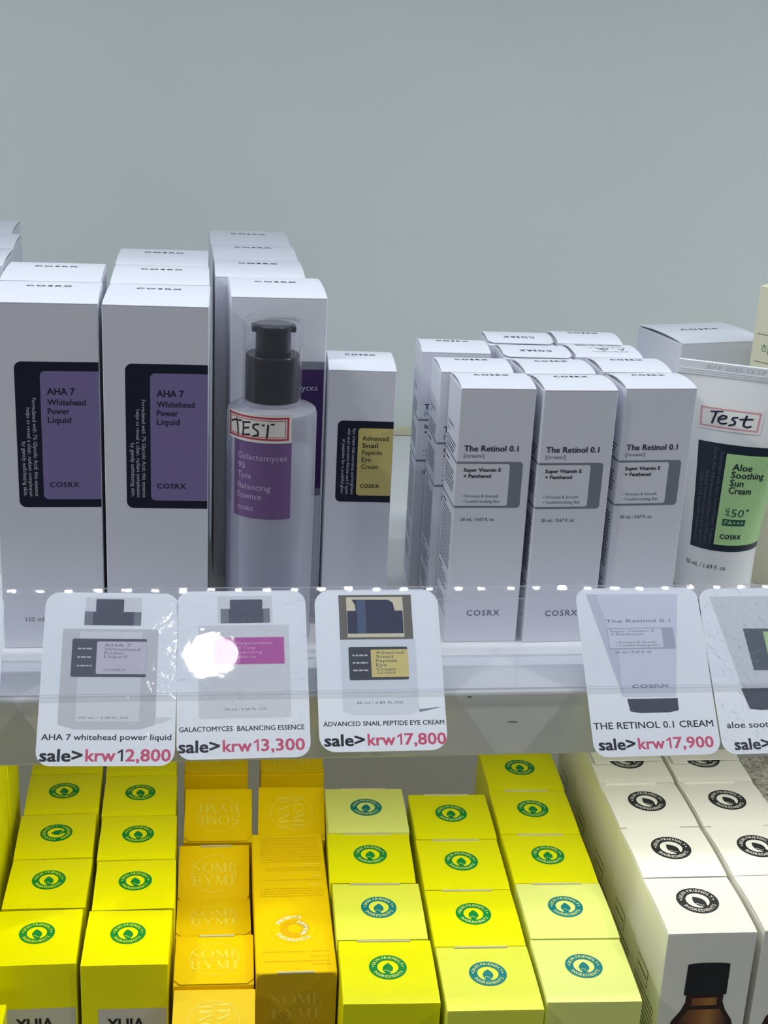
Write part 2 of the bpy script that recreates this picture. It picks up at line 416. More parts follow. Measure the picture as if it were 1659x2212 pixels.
for k, (x, y, a) in enumerate(((0.0406, 0.6640, 0.6), (0.0337, 0.7165, -0.1), (0.0336, 0.7690, 1.0), (0.0324, 0.8220, 0.4))):
    lab = ['white tall box with plum label right behind the pump bottle', 'white tall box second in the column behind the pump bottle',
           'white tall box third in the column behind the pump bottle', 'white tall box rearmost in the column behind the pump bottle'][k]
    t, lid = carton('serum_box', lab, 'box', 'plum-label boxes', x, y, hC, a, wC, dC, hC, WHITE, 0.0014 if k < 3 else 0.001)
    brand_top(t, at=0.63); label_plum(t)

# ---- snail box
wS, dS, hS = 0.0330, 0.0392, 0.1345
t, lid = carton('cream_box', 'slim white box with navy and straw-yellow label beside the pump bottle', 'box', None, 0.0806, 0.6503, hS, -3.3, wS, dS, hS, WHITE, 0.0012)
brand_top(t, cap=3.0, width=15.2)
fn = front_fn(wS, dS)
lp = link('label_panel', Print().rect(5.4, 67.2, 32.7, 109.0, NAVY, 0, 2.6, (1, 0, 0, 1)).mesh('label_panel', fn), t)
link('label_window', Print().rect(15.6, 70.7, 32.7, 105.4, YCREAM, 1, 1.6, (1, 0, 0, 1)).mesh('label_window', fn), lp)
p = Print()
for s, y, wd, bo in (('Advanced', 99.2, 12.8, 0.004), ('Snail', 95.5, 7.7, 0.016), ('Peptide', 91.9, 9.9, 0), ('Eye', 88.3, 4.6, 0), ('Cream', 84.6, 8.3, 0)): p.text(s, 17.7, y, 2.25, INKB, 2, width=wd, bold=bo)
p.text('COSRX', 17.5, 74.8, 1.8, INKB, 2, width=9.3, bold=0.025, space=1.1)
for s, x, L in (('Eye cream that nourishes and brightens', 12.9, 33.8), ('with snail secretion filtrate and 5 types', 10.4, 34.2), ('of peptides for a youthful glow.', 8.0, 28.6)): p.text(s, x, 71.2, 1.5, PALE, 2, width=L, align='r', rot=-90)
link('label_lettering', p.mesh('label_lettering', fn), lp)

# ---- retinol boxes
wR, dR, hR = 0.0366, 0.0297, 0.1321
def label_retinol(t, side=True):
    w, d, h, b = dims(t); fn = front_fn(w, d); W = w*1000; D = d*1000
    lp = put('ret_panel', 'label_panel', lambda: Print().rect(0.2, 71.9, 32.8, 95.5, SLATE, 0, 1.7, (0, 1, 1, 0)), fn, t)
    put('ret_win', 'label_window', lambda: Print().rect(0.2, 73.0, 26.4, 94.4, WHITE, 1, 1.3, (0, 1, 1, 0)), fn, lp)
    def mk():
        p = Print()
        p.text('The Retinol 0.1', 3.3, 100.8, 2.85, INK, 2, width=26.6, bold=0.014)
        p.text('[/cream/]', 3.4, 97.7, 1.7, GREYINK, 2, width=9.9)
        p.text('Super Vitamin E', 3.8, 90.5, 1.75, INKB, 2, width=18.3, bold=0.03); p.text('+ Panthenol', 3.9, 87.4, 1.75, INKB, 2, width=13.5, bold=0.03)
        p.text('• Firmness & Smooth', 3.9, 77.3, 1.5, GREYINK, 2, width=17.8); p.text('• Youthful-looking Skin', 3.9, 74.6, 1.5, GREYINK, 2, width=18.7)
        p.text('20 mL / 0.67 fl. oz.', 3.9, 65.2, 1.6, INK, 2, width=16.9)
        return p
    put('ret_txt', 'label_lettering', mk, fn, lp)
    put('ret_brand', 'front_brand_lettering', lambda: Print().text('COSRX', 10.3, 14.5, 3.0, INK, 0, width=16.8, bold=0.012, space=1.2), fn, t)
    if side:
        def mk2():
            p = Print(); rng = random.Random(3)
            p.rect(0.3, 71.9, D-0.2, 73.0, SLATE, 0); p.rect(0.3, 94.4, D-0.2, 95.5, SLATE, 0)
            p.text('The Retinol 0.1', 3, 108.5, 1.9, INK, 0, width=15); p.text('[/cream/]', 3, 105.6, 1.3, GREYINK, 0, width=6.5)
            for y in (101.8, 100.0, 98.2, 96.8): p.words(3, y, D-rng.uniform(3, 9), 0.62, INK, 0, rng)
            p.words(3, 91, 12, 0.9, INKB, 0, rng, 2, 4)
            for y in (88, 86.4, 84.8, 83.2, 81.6, 80.0, 78.4): p.words(3, y, D-rng.uniform(3, 7), 0.62, INK, 0, rng)
            p.words(3, 68.6, 11, 0.9, INKB, 0, rng, 2, 4)
            for k in range(17): p.words(3, 66.4-1.75*k, D-rng.uniform(2.5, 4), 0.62, INK, 0, rng)
            p.words(3, 34.4, 12, 0.9, INKB, 0, rng, 2, 4)
            for k in range(5): p.words(3, 32.2-1.75*k, D-rng.uniform(4, 11), 0.62, INK, 0, rng)
            for k in range(5): p.words(3, 20-1.75*k, D-rng.uniform(4, 11), 0.62, INK, 0, rng)
            return p
        put('ret_side', 'side_lettering', mk2, left_fn(w, d), t)
def barcode(t):
    w, d, h, b = dims(t); rng = random.Random(5); p = Print(); x = -12.5
    while x < 13:
        q = rng.choice((0.35, 0.5, 0.8)); p.rect(x, 19.5, x+q, 25.5, INKB, 0); x += q+rng.choice((0.3, 0.5, 0.8))
    p.rect(-7, 7, 12, 7.3, GREYINK, 0); p.rect(-7, 14.7, 12, 15, GREYINK, 0); p.rect(-7, 7, -6.7, 15, GREYINK, 0); p.rect(11.7, 7, 12, 15, GREYINK, 0); p.rect(5.4, 7, 5.7, 15, GREYINK, 0)
    p.words(-4, 12.5, 3, 0.8, INKB, 0, rng); p.words(-3, 10.4, 2, 0.8, INKB, 0, rng); p.words(-1.5, 8.4, 1, 0.7, INKB, 0, rng); p.text('V', 8, 9, 4, INK, 0)
    link('barcode', p.mesh('barcode', top_fn(w, d, h, b)), t)
RET = [('left', 0, 0.1434, 0.6286, 0.4, 0, 'f'), ('left', 1, 0.1389, 0.6600, -0.8, 0, 'f'), ('left', 2, 0.1357, 0.7018, -3.0, 0, 'f'),
       ('middle', 0, 0.1834, 0.6276, 2.1, 0, 'f'), ('middle', 1, 0.1813, 0.6595, 2.6, 0, 'f'), ('middle', 2, 0.1777, 0.6920, -1.6, 0, 'b'), ('middle', 3, 0.1756, 0.7240, -2.4, 0, 'b'),
       ('right', 0, 0.2249, 0.6331, 3.6, 0, 'f'), ('right', 1, 0.2224, 0.6650, 1.2, 0, 'f'), ('right', 2, 0.2169, 0.6965, 1.2, 0, 'c'), ('right', 3, 0.2150, 0.7282, -1.4, 0, 'f')]
for col, k, x, y, a, dz, top in RET:
    lab = ('small white retinol box, ' if k < 3 or col == 'left' else 'small white retinol box, ')+('rearmost' if (k == 3 or (k == 2 and col == 'left')) else ORD[k])+' in the '+col+' retinol column'
    if top == 'b': lab += ', brand upside down'
    if top == 'c': lab += ', barcode on lid'
    t, lid = carton('cream_box', lab, 'box', 'small retinol boxes', x, y, hR, a, wR, dR, hR, WHITE, 0.0016, cut=0.0009 if top == 'b' else 0.0, r=0.003 if top == 'b' else 0)
    label_retinol(t)
    if top == 'c': barcode(t)
    else: brand_top(t, flip=(top == 'b'), cap=3.0, width=17.1, at=0.66)

# ---- wide white box behind the tube
t, lid = carton('cream_box', 'wide white box standing behind the sun cream tube', 'box', None, 0.2995, 0.7490, 0.130, 13, 0.0560, 0.0480, 0.130, WHITE, 0.0014)
brand_top(t, cap=3.0, width=25, at=0.55)

# ---- tall cream box with raised flap, turned
t, lid = carton('cream_box', 'tall cream box with green lettering at the right edge, flap open', 'box', None, 0.304+0.025*math.cos(math.radians(51)), 0.72-0.025*math.sin(math.radians(51)), 0.1675, -51, 0.050, 0.045, 0.1675, CREAM, 0.0004)
fn = front_fn(0.05, 0.045)
KG = mat('dull_green_ink', (92, 150, 110), 0.5); KI = mat('olive_ink', (112, 112, 92), 0.5)
p = Print().rect(2.2, 141.5, 50, 141.9, KI, 0).rect(2.2, 126.2, 50, 126.6, KI, 0).text('하루세안', 5.5, 131.5, 4.2, KG, 0, width=24)
for k, s in enumerate(('피부 진정에 도움', 'Lightweight daily', '수분 케어 순한 크림', 'Lasting comfort')): p.text(s, 4.5, 112-6.6*k, 2.9, KI, 0, width=38-3*k)
link('lettering', p.mesh('lettering', fn), t)
bm = bm_box(-0.019, 0.024, -0.0205, -0.0198, 0.168, 0.1795, 0.0003); link('open_flap', bm_mesh('open_flap', bm, CREAM), t)

# ------------------------------------------------------------------ pump bottle
FROST = clear_mat('frosted_bottle', (0.90, 0.90, 0.95), 1.45, 0.12, 0.48, (240, 241, 250))
LIQ = clear_mat('violet_liquid', (0.82, 0.81, 0.88), 1.2, 0.2, 0.55, (228, 230, 243))
CLEAR = clear_mat('clear_plastic', (0.985, 0.985, 0.995), 1.6, 0.03, 0.025, (225, 228, 245))
bt = link('pump_bottle', None); bt.location = (0.0367, 0.6405, Z0); tag(bt, 'frosted lavender pump bottle with clear cap and TEST sticker', 'bottle')
rb = 0.0214
link('bottle_body', lathe('bottle_body', [(0.0195, 0.0002), (0.0208, 0.0008), (rb, 0.002), (rb, 0.1165), (rb-0.0006, 0.1182), (rb-0.0022, 0.1192), (0.0135, 0.1205), (0.0133, 0.1224)], FROST, 64), bt)
link('liquid', lathe('liquid', [(0.0193, 0.003), (0.0200, 0.005), (0.0200, 0.0970), (0.0198, 0.0972)], LIQ, 64), bt)
pm = link('pump', lathe('pump', [(0.0128, 0.1226), (0.0128, 0.1438), (0.0124, 0.1443), (0.0083, 0.1443), (0.0083, 0.1550), (0.0095, 0.1555), (0.0095, 0.1580), (0.0091, 0.1584)], BLACKP, 48), bt)
bm = bm_box(-0.0103, 0.0103, -0.0045, 0.0045, 0.1552, 0.1580, 0.0006, 2); link('actuator', bm_mesh('actuator', bm, BLACKP), pm)
link('clear_cap', lathe('clear_cap', [(0.0139, 0.1222), (0.0139, 0.1590), (0.0137, 0.1603), (0.0132, 0.1606), (0.0112, 0.1604), (0.0001, 0.1603), (0.0001, 0.1592), (0.0118, 0.1592), (0.0131, 0.1580), (0.0132, 0.1223)], CLEAR, 64, cap=False), bt)
def cyl_fn(r): return lambda s, z, o: ((r+o)*math.sin(s/r), -(r+o)*math.cos(s/r), z)
PLB = mat('bottle_violet_label', (120, 92, 142), 0.35); LILAC = mat('lilac_ink', (196, 182, 214), 0.5)
lb = link('label_panel', Print().grid(-20.9, 69.1, 8.6, 106.5, PLB, 0, 20).mesh('label_panel', cyl_fn(rb)), bt)
p = Print()
for s, z, wd in (('Galactomyces', 97.9, 24.6), ('95', 93.2, 4.4), ('Tone', 88.5, 7.6), ('Balancing', 83.2, 17.0), ('Essence', 78.6, 12.8)): p.text(s, -18.2, z, 2.9, LILAC, 1, width=wd)
p.text('COSRX', -18.2, 72.6, 1.9, LILAC, 1, width=8.9, bold=0.02, space=1.1)
for s, x, L in (('Formulated with Galactomyces', -24.6, 34), ('ferment filtrate, this essence', -26.6, 30)): p.text(s, x, 74, 1.4, GREYINK, 0, width=L, align='r', rot=-90)
link('label_lettering', p.mesh('label_lettering', cyl_fn(rb)), lb)
STK = mat('sticker_paper', (232, 230, 224), 0.5); RED = mat('sticker_red', (190, 62, 84), 0.5); PEN = mat('marker_ink', (44, 42, 46), 0.45); PINK = mat('sticker_pink', (214, 150, 160), 0.5)
def sticker_border(p, x0, y0, x1, y1, wd, m, lay, n=16):
    p.grid(x0, y0, x1, y0+wd, m, lay, n); p.grid(x0, y1-wd, x1, y1, m, lay, n); p.grid(x0, y0, x0+wd, y1, m, lay, 1, 4); p.grid(x1-wd, y0, x1, y1, m, lay, 1, 4)
p = Print().grid(-26.5, 106.6, 8.3, 120.2, STK, 2, 22)
sticker_border(p, -25.4, 107.9, 7.0, 119.0, 0.9, RED, 3); sticker_border(p, -23.8, 109.3, 5.4, 117.5, 0.3, RED, 3)
st = link('test_sticker', p.mesh('test_sticker', cyl_fn(rb)), bt); st.rotation_euler.x = 0; st['label'] = 'white sticker with red border'
p = Print()
for pts in ([(-23.0, 114.6), (-20.5, 115.6), (-16.2, 116.0)], [(-19.3, 116.4), (-18.6, 113), (-18.2, 109.4)], [(-15.2, 115.6), (-15.0, 112.6), (-15.4, 109.4)], [(-15.0, 115.4), (-11.6, 116.0)], [(-15.0, 112.6), (-12.2, 113.4)], [(-15.4, 109.4), (-11.8, 110.2)],
            [(-7.2, 115.6), (-9.6, 115.2), (-10, 113.6), (-7.6, 112.2), (-7.4, 110.4), (-9.8, 109.6)], [(-5.4, 115.2), (-0.2, 115.9)], [(-2.8, 115.4), (-3.0, 112), (-3.4, 109.2)]): p.stroke(pts, 0.85, PEN, 4)
link('handwriting', p.mesh('handwriting', cyl_fn(rb)), st)

# ------------------------------------------------------------------ sun cream tube
TUBE = mat('tube_plastic', (232, 233, 232), 0.3, 0.45, 0.02); TUBEN = mat('tube_navy', (22, 36, 50), 0.35); TG = mat('tube_green', (176, 216, 150), 0.4); TGD = mat('tube_dark_green', (30, 86, 70), 0.4)
tb = link('cream_tube', None); tb.location = (0.280, 0.674, Z0); tb.rotation_euler.z = math.radians(-27); tag(tb, 'white upright cream tube with green label and Test sticker', 'tube')
rt = 0.0206; ztop = 0.1272
def tube_ab(z):
    u = max(0.0, min(1.0, (z-0.03)/(ztop-0.03))); u = u**1.5
    bq = rt*(1-u)+0.0009*u; a = rt*(1-u)+0.0318*u
    return a, bq
def tube_pt(phi, z, o=0.0):
    a, bq = tube_ab(z); return ((a+o)*math.sin(phi), -(bq+o)*math.cos(phi), z)
n = 56; vs, fs = [], []; zs = [0.010+(ztop-0.010)*i/26 for i in range(27)]
for z in zs:
    for k in range(n): vs.append(tube_pt(2*math.pi*k/n, z))
for i in range(len(zs)-1):
    for k in range(n): fs.append((i*n+k, i*n+(k+1) % n, (i+1)*n+(k+1) % n, (i+1)*n+k))
fs.append(tuple(reversed(range(n))))
link('tube_body', mesh_from('tube_body', vs, fs, TUBE, smooth=True), tb)
bm = bm_box(-0.0318, 0.0318, -0.0011, 0.0011, 0.1268, 0.1343, 0.0003)
for k in range(3): bm_box(-0.0312, 0.0312, -0.00135, 0.00135, 0.1272+0.0011*k, 0.1277+0.0011*k, 0.0, bm=bm)
cr = link('crimp', bm_mesh('crimp', bm, mat('crimp_plastic', (236, 239, 241), 0.3)), tb)
link('embossed_date', Print().text('EXP 2025.12.17', -2, 131.2, 2.0, mat('crimp_plastic', (214, 219, 222)), 0, width=30, align='c', bold=0.02).mesh('embossed_date', lambda x, y, o: (x, -0.00115-o, y), 0.15), cr)
link('screw_cap', lathe('screw_cap', [(0.0178, 0.0), (0.0186, 0.001), (0.0188, 0.0095), (0.0182, 0.010)], BLACKP, 48), tb)
def tube_fn(s, z, o): return tube_pt((s+0.0012)/0.0206, z-0.003*max(0.0, z-0.040)/0.057, o)
lp = link('label_panel', Print().grid(-14.0, 38.6, 30, 97.2, TUBEN, 0, 26, 20).mesh('label_panel', tube_fn, 0.12), tb)
link('label_window', Print().grid(-1.2, 42.2, 30, 92.4, TG, 1, 18, 18).mesh('label_window', tube_fn, 0.12), lp)
p = Print()
for s, z, wd in (('Aloe', 84.0, 8.6), ('Soothing', 79.8, 15.6), ('Sun', 75.4, 6.0), ('Cream', 71.3, 10.4)): p.text(s, 2.0, z, 3.5, TUBEN, 2, width=wd, bold=0.012)
p.text('50⁺', 4.9, 58.4, 4.3, TGD, 2, width=9.0); p.text('SPF', 2.0, 63.2, 2.0, TGD, 2, width=4.6, rot=-90)
p.grid(1.4, 53.4, 12.8, 57.0, TGD, 2, 6); p.text('PA+++', 2.4, 54.1, 2.2, TG, 3, width=9.4)
p.text('COSRX', 1.3, 45.9, 2.4, TUBEN, 2, width=10.6, bold=0.03, space=1.1)
for s, x, L, e in (('Formulated with Aloe Extract/Water, Butylene', -3.7, 51, 42.0), ('Glycol, Aloe Arborescens Leaf Extract) 55,000 ppm', -6.4, 53, 42.0), ('this sun screen protects skin against', -9.0, 40, 42.0), ('UVA & UVB rays while hydrating skin.', -11.6, 38, 42.0)):
    p.text(s, x, e, 1.55, GREYINK, 2, width=L, align='r', rot=-90)
p.text('50 mL / 1.69 fl. oz.', -15.4, 28.4, 2.3, INKB, 0, width=22.5)
link('label_lettering', p.mesh('label_lettering', tube_fn, 0.12), lp)
p = Print().grid(-15.0, 104.0, 10.6, 116.8, STK, 1, 14, 6); sticker_border(p, -13.8, 105.4, 9.2, 115.6, 0.7, PINK, 2)
st = link('test_sticker', p.mesh('test_sticker', tube_fn, 0.12), tb); st['label'] = 'white sticker with pink border'
NPEN = mat('navy_marker', (22, 24, 56), 0.4); p = Print()
for pts in ([(-9.3, 113.4), (-5.0, 114.2)], [(-7.2, 113.8), (-8.0, 110.4), (-8.6, 107.4)], [(-6.0, 109.8), (-3.6, 110.8), (-3.4, 111.9), (-4.8, 112.2), (-6.2, 110.6), (-6.2, 108.6), (-5.0, 107.6), (-3.2, 108.2)],
            [(0.6, 112.0), (-1.0, 111.6), (-1.2, 110.6), (0.0, 109.6), (-0.2, 108.2), (-2.0, 107.4)], [(3.8, 113.4), (3.2, 110.2), (3.2, 108.0), (4.6, 107.4), (6.0, 108.2)], [(1.6, 111.2), (6.2, 111.9)]): p.stroke(pts, 0.8, NPEN, 3)
link('handwriting', p.mesh('handwriting', tube_fn, 0.12), st)

# ------------------------------------------------------------------ lower shelf cartons
def badge_print(cx, cy, r, m, rot=0, leaf_rot=0, under=None):
    p = Print().ring(cx, cy, 0.56*r, r, m, 0, 44)
    half = [(0.0, 0.34), (0.10, 0.25), (0.20, 0.12), (0.27, -0.03), (0.28, -0.18), (0.23, -0.33), (0.15, -0.45), (0.12, -0.58)]
    L = [(cx+a*r, cy+b_*r) for a, b_ in half]+[(cx-a*r, cy+b_*r) for a, b_ in reversed(half[1:])]
    c, s_ = math.cos(math.radians(leaf_rot)), math.sin(math.radians(leaf_rot))
    L = [(cx+(x-cx)*c-(y-cy)*s_, cy+(x-cx)*s_+(y-cy)*c) for x, y in L]
    p.poly(L, m, 0)
    return p
def badge(t, r, m, under, rot=0, leaf_rot=0, at=0.55, key=''):
    w, d, h, b = dims(t); fn = top_fn(w, d, h, b); cy = d*1000*at; k = (round(w, 4), round(d, 4), round(h, 4), round(b, 5), r, m.name, rot, leaf_rot, under.name)
    bo = put(('badge',)+k, 'badge', lambda: badge_print(0, cy, r, m, 0, leaf_rot).move(rot=rot, cx=0, cy=cy), fn, t, 0.08)
    def mk():
        p = Print(); p.arc_text('SKIN FRIENDLY', 0, cy, 0.69*r, 0.18*r, under, 1, 90, False, 158, 0.012); p.arc_text('INGREDIENTS', 0, cy, 0.69*r, 0.18*r, under, 1, 270, True, 130, 0.012)
        for a in (176, 4): p.ring(0.785*r*math.cos(math.radians(a)), cy+0.785*r*math.sin(math.radians(a)), 0, 0.05*r, under, 1, 6)
        q = [(r*(-0.20+0.40*u), cy+r*(-0.30+0.06*math.sin(6.0*u)-0.05*u)) for u in [i/8 for i in range(9)]]
        p.stroke(q, 0.03*r, under, 1)
        return p.move(rot=rot, cx=0, cy=cy)
    put(('badgetxt',)+k, 'badge_lettering', mk, fn, bo, 0.08)
def tuck(t, lid, m=EDGE, f0=0.2, f1=0.78):
    """bare card edge of the tucked flap showing along the back of the lid"""
    w, d, h, b = dims(t); k = ('tuck', round(w, 4), round(d, 4), round(h, 4), f0, f1, m.name)
    if k not in MC:
        MC[k] = bm_mesh('tuck_edge', bm_box(-w/2+w*f0, -w/2+w*f1, d/2-0.0012, d/2-0.0001, h-0.0002, h+0.0008, 0.0002), m)
    link('tuck_edge', MC[k], lid)

# bright lemon columns on the left
wD, dD, hD = 0.0413, 0.0424, 0.1315; zD = -0.1345
def yuja(t):
    w, d, h, b = dims(t); fn = front_fn(w, d)
    lp = put('yuja_panel', 'label_panel', lambda: Print().rect(7.8, 40, w*1000-0.8, hD*1000-25.4, mat('silver_print', (205, 205, 200), 0.4), 0), fn, t)
    put('yuja_txt', 'label_lettering', lambda: Print().text('YUJA', 12.4, hD*1000-37.8, 6.6, INKB, 1, width=17.3, bold=0.02).text('NIACIN', 12.4, hD*1000-48, 6.6, INKB, 1, width=24, bold=0.02), fn, lp)
LEM = [('D', -0.0757, 0.5631, -0.4, 0, 0), ('D', -0.0746, 0.6075, -1.2, 0, 1), ('D', -0.0740, 0.6515, 0.6, 90, 2), ('D', -0.0736, 0.6955, 0.6, 0, 3), ('D', -0.0740, 0.7395, 0.4, 0, 4),
       ('E', -0.0324, 0.5602, -1.9, 0, 0), ('E', -0.0300, 0.6040, -0.4, 0, 1), ('E', -0.0304, 0.6480, -0.9, 0, 2), ('E', -0.0306, 0.6915, -0.6, 0, 3), ('E', -0.0306, 0.7355, -0.4, 0, 4)]
for c, x, y, a, rot, k in LEM:
    where = 'in the far left lemon column' if c == 'D' else 'in the lemon column beside amber boxes'
    lab = 'glossy lemon carton with '+('sideways ' if rot else '')+'green badge, '+ORD[k]+' '+where
    t, lid = carton('serum_carton', lab, 'box', 'lemon badge cartons', x, y, zD, a, wD, dD, hD, LEMON, 0.0006)
    badge(t, 8.6, GREEN, LEMON2, rot, 8); yuja(t)
# taller yellow cartons cut by the left picture edge
for k, y in enumerate((0.586, 0.632, 0.678)):
    t, lid = carton('serum_carton', 'tall yellow carton at the far left edge, '+['nearest of three', 'middle of three', 'rearmost of three'][k], 'box', 'tall yellow cartons', -0.1240, y, -0.055, 0.5, 0.050, 0.0435, 0.211, LEMON2, 0.0005)
t, lid = carton('serum_carton', 'yellow carton cut by the bottom left picture corner', 'box', None, -0.1115, 0.5145, -0.1516, -1, 0.0475, 0.0425, 0.1144, LEMON, 0.0004)
tuck(t, lid)

# amber boxes
Lo = 0.119; wO, dO = 0.0390, 0.0378
def serif(p, ch, x, y, w, h, m, lay):
    """high-contrast capitals for the round emblem"""
    T = 0.20*w; th = 0.055*w
    R = lambda a, b, c, d_: p.poly([(x+a*w, y+b*h), (x+c*w, y+b*h), (x+c*w, y+d_*h), (x+a*w, y+d_*h)], m, lay)
    def arc(cx, cy, rx, ry, a0, a1, t0, t1, n=10):
        for k in range(n):
            q = []
            for s in (k, k+1):
                a = math.radians(a0+(a1-a0)*s/n); tt = t0+(t1-t0)*abs(math.cos(a)); q.append(((cx+rx*math.cos(a), cy+ry*math.sin(a)), (cx+(rx-tt)*math.cos(a), cy+(ry-t0*1.2)*math.sin(a))))
            p.poly([q[0][0], q[1][0], q[1][1], q[0][1]], m, lay)
    if ch == 'O': arc(x+w/2, y+h/2, w/2, h/2, 0, 360, th, T, 24)
    elif ch == 'S':
        pts = [(0.85, 0.80), (0.62, 0.96), (0.34, 0.95), (0.17, 0.80), (0.25, 0.62), (0.5, 0.50), (0.76, 0.38), (0.84, 0.20), (0.66, 0.05), (0.38, 0.04), (0.13, 0.22)]
        ws = [0.06, 0.07, 0.1, 0.16, 0.22, 0.26, 0.22, 0.16, 0.1, 0.07, 0.06]
        for (a, b), (a2, b2), w1, w2 in zip(pts, pts[1:], ws, ws[1:]):
            d_ = Vector((a2-a, b2-b)).normalized(); nx, ny = -d_.y/2, d_.x/2
            p.poly([(x+(a+nx*w1)*w, y+(b+ny*w1*0.7)*h), (x+(a-nx*w1)*w, y+(b-ny*w1*0.7)*h), (x+(a2-nx*w2)*w, y+(b2-ny*w2*0.7)*h), (x+(a2+nx*w2)*w, y+(b2+ny*w2*0.7)*h)], m, lay)
    elif ch == 'I': R(0.34, 0, 0.66, 1); R(0.12, 0, 0.88, 0.05); R(0.12, 0.95, 0.88, 1)
    elif ch == 'M':
        R(0.08, 0, 0.13, 1); R(0.72, 0, 0.92, 1)
        p.poly([(x, y+h), (x+0.24*w, y+h), (x+0.58*w, y), (x+0.46*w, y)], m, lay); p.poly([(x+0.46*w, y), (x+0.53*w, y), (x+0.80*w, y+h), (x+0.72*w, y+h)], m, lay)
        R(0, 0, 0.24, 0.05); R(0.64, 0, 1, 0.05)
    elif ch == 'E': R(0.12, 0, 0.36, 1); R(0, 0, 0.85, 0.05); R(0, 0.95, 0.82, 1); R(0.3, 0.47, 0.66, 0.52); R(0.79, 0, 0.85, 0.24); R(0.77, 0.78, 0.82, 1); R(0.62, 0.38, 0.66, 0.61)
    elif ch == 'B':
        R(0.10, 0, 0.32, 1); R(0, 0, 0.5, 0.05); R(0, 0.95, 0.5, 1); R(0.3, 0.50, 0.5, 0.55)
        arc(x+0.48*w, y+0.755*h, 0.38*w, 0.245*h, -90, 90, th, T); arc(x+0.50*w, y+0.265*h, 0.42*w, 0.265*h, -90, 90, th, T)
    elif ch == 'Y':
        R(0.40, 0, 0.62, 0.45); R(0.24, 0, 0.78, 0.05); p.poly([(x, y+h), (x+0.26*w, y+h), (x+0.60*w, y+0.42*h), (x+0.42*w, y+0.42*h)], m, lay); p.poly([(x+0.54*w, y+0.42*h), (x+0.62*w, y+0.45*h), (x+0.92*w, y+h), (x+0.82*w, y+h)], m, lay)
        R(0.66, 0.95, 1.06, 1)
def emblem_print(r=12.4, m=ORANGE_L):
    p = Print().ring(0, 0, r*0.965, r, m, 0, 48); h = 0.50*r
    for s, y in (('SOME', 0.07*r), ('BYMI', -0.62*r)):
        ws = {'S': 0.42, 'O': 0.54, 'M': 0.56, 'E': 0.36, 'B': 0.46, 'Y': 0.50, 'I': 0.30}; g = 0.035*r
        tot = sum(ws[c]*r for c in s)+3*g; x = -tot/2
        for c in s: serif(p, c, x, y, ws[c]*r, h, m, 0); x += ws[c]*r+g
    p.rect(-r, -0.012*r, r, 0.012*r, m, 0)
    return p
def emblem(t, rot=0, m=ORANGE_L):
    w, d, h, b = dims(t)
    put(('emblem', w, d, h, b, rot, m.name), 'emblem', lambda: emblem_print(m=m).move(rot=rot).move(dy=d*500), top_fn(w, d, h, b), t, 0.08)
AMB = [('amber box leaning forward with upside-down emblem, fourth in the left amber row', 0.0138, 0.6925, -0.154, -2.0, 20, 180, Lo),
       ('amber box leaning forward with sideways emblem, just beyond the lying amber box', 0.0562, 0.6925, -0.154, -3.0, 20, -90, Lo),
       ('amber box leaning forward with upright emblem, third in the left amber row', 0.0109, 0.6465, -0.1627, -1.5, 20, 0, 0.110),
       ('upright amber box with emblem half hidden, second in the left amber row', 0.0104, 0.6073, -0.155, -1.0, -7, 0, 0.110),
       ('upright amber box beside the lying box, emblem fully seen', 0.0099, 0.5627, -0.150, -1.6, 0, 0, 0.116),
       ('nearest amber box with sideways emblem at the bottom picture edge', 0.0088, 0.5225, -0.1590, -2.5, 13, 90, 0.1045),
       ('rearmost amber box in the left amber row, mostly under the shelf edge', 0.0139, 0.7580, -0.1484, -1.5, 0, 180, 0.1176),
       ('rearmost amber box in the right amber row, mostly under the shelf edge', 0.0610, 0.7580, -0.1492, -1.5, 0, 0, 0.1168)]
for lab, x, y, z, a, pit, rot, h in AMB:
    t, lid = carton('sun_cream_box', lab, 'box', 'amber boxes', x, y, z, a, wO, dO, h, ORANGE, 0.0003, pitch=pit, cut=0.0004, r=0.003)
    emblem(t, rot)
    if 'third in' in lab or 'fully seen' in lab: tuck(t, lid, EDGE, 0.3, 0.75)
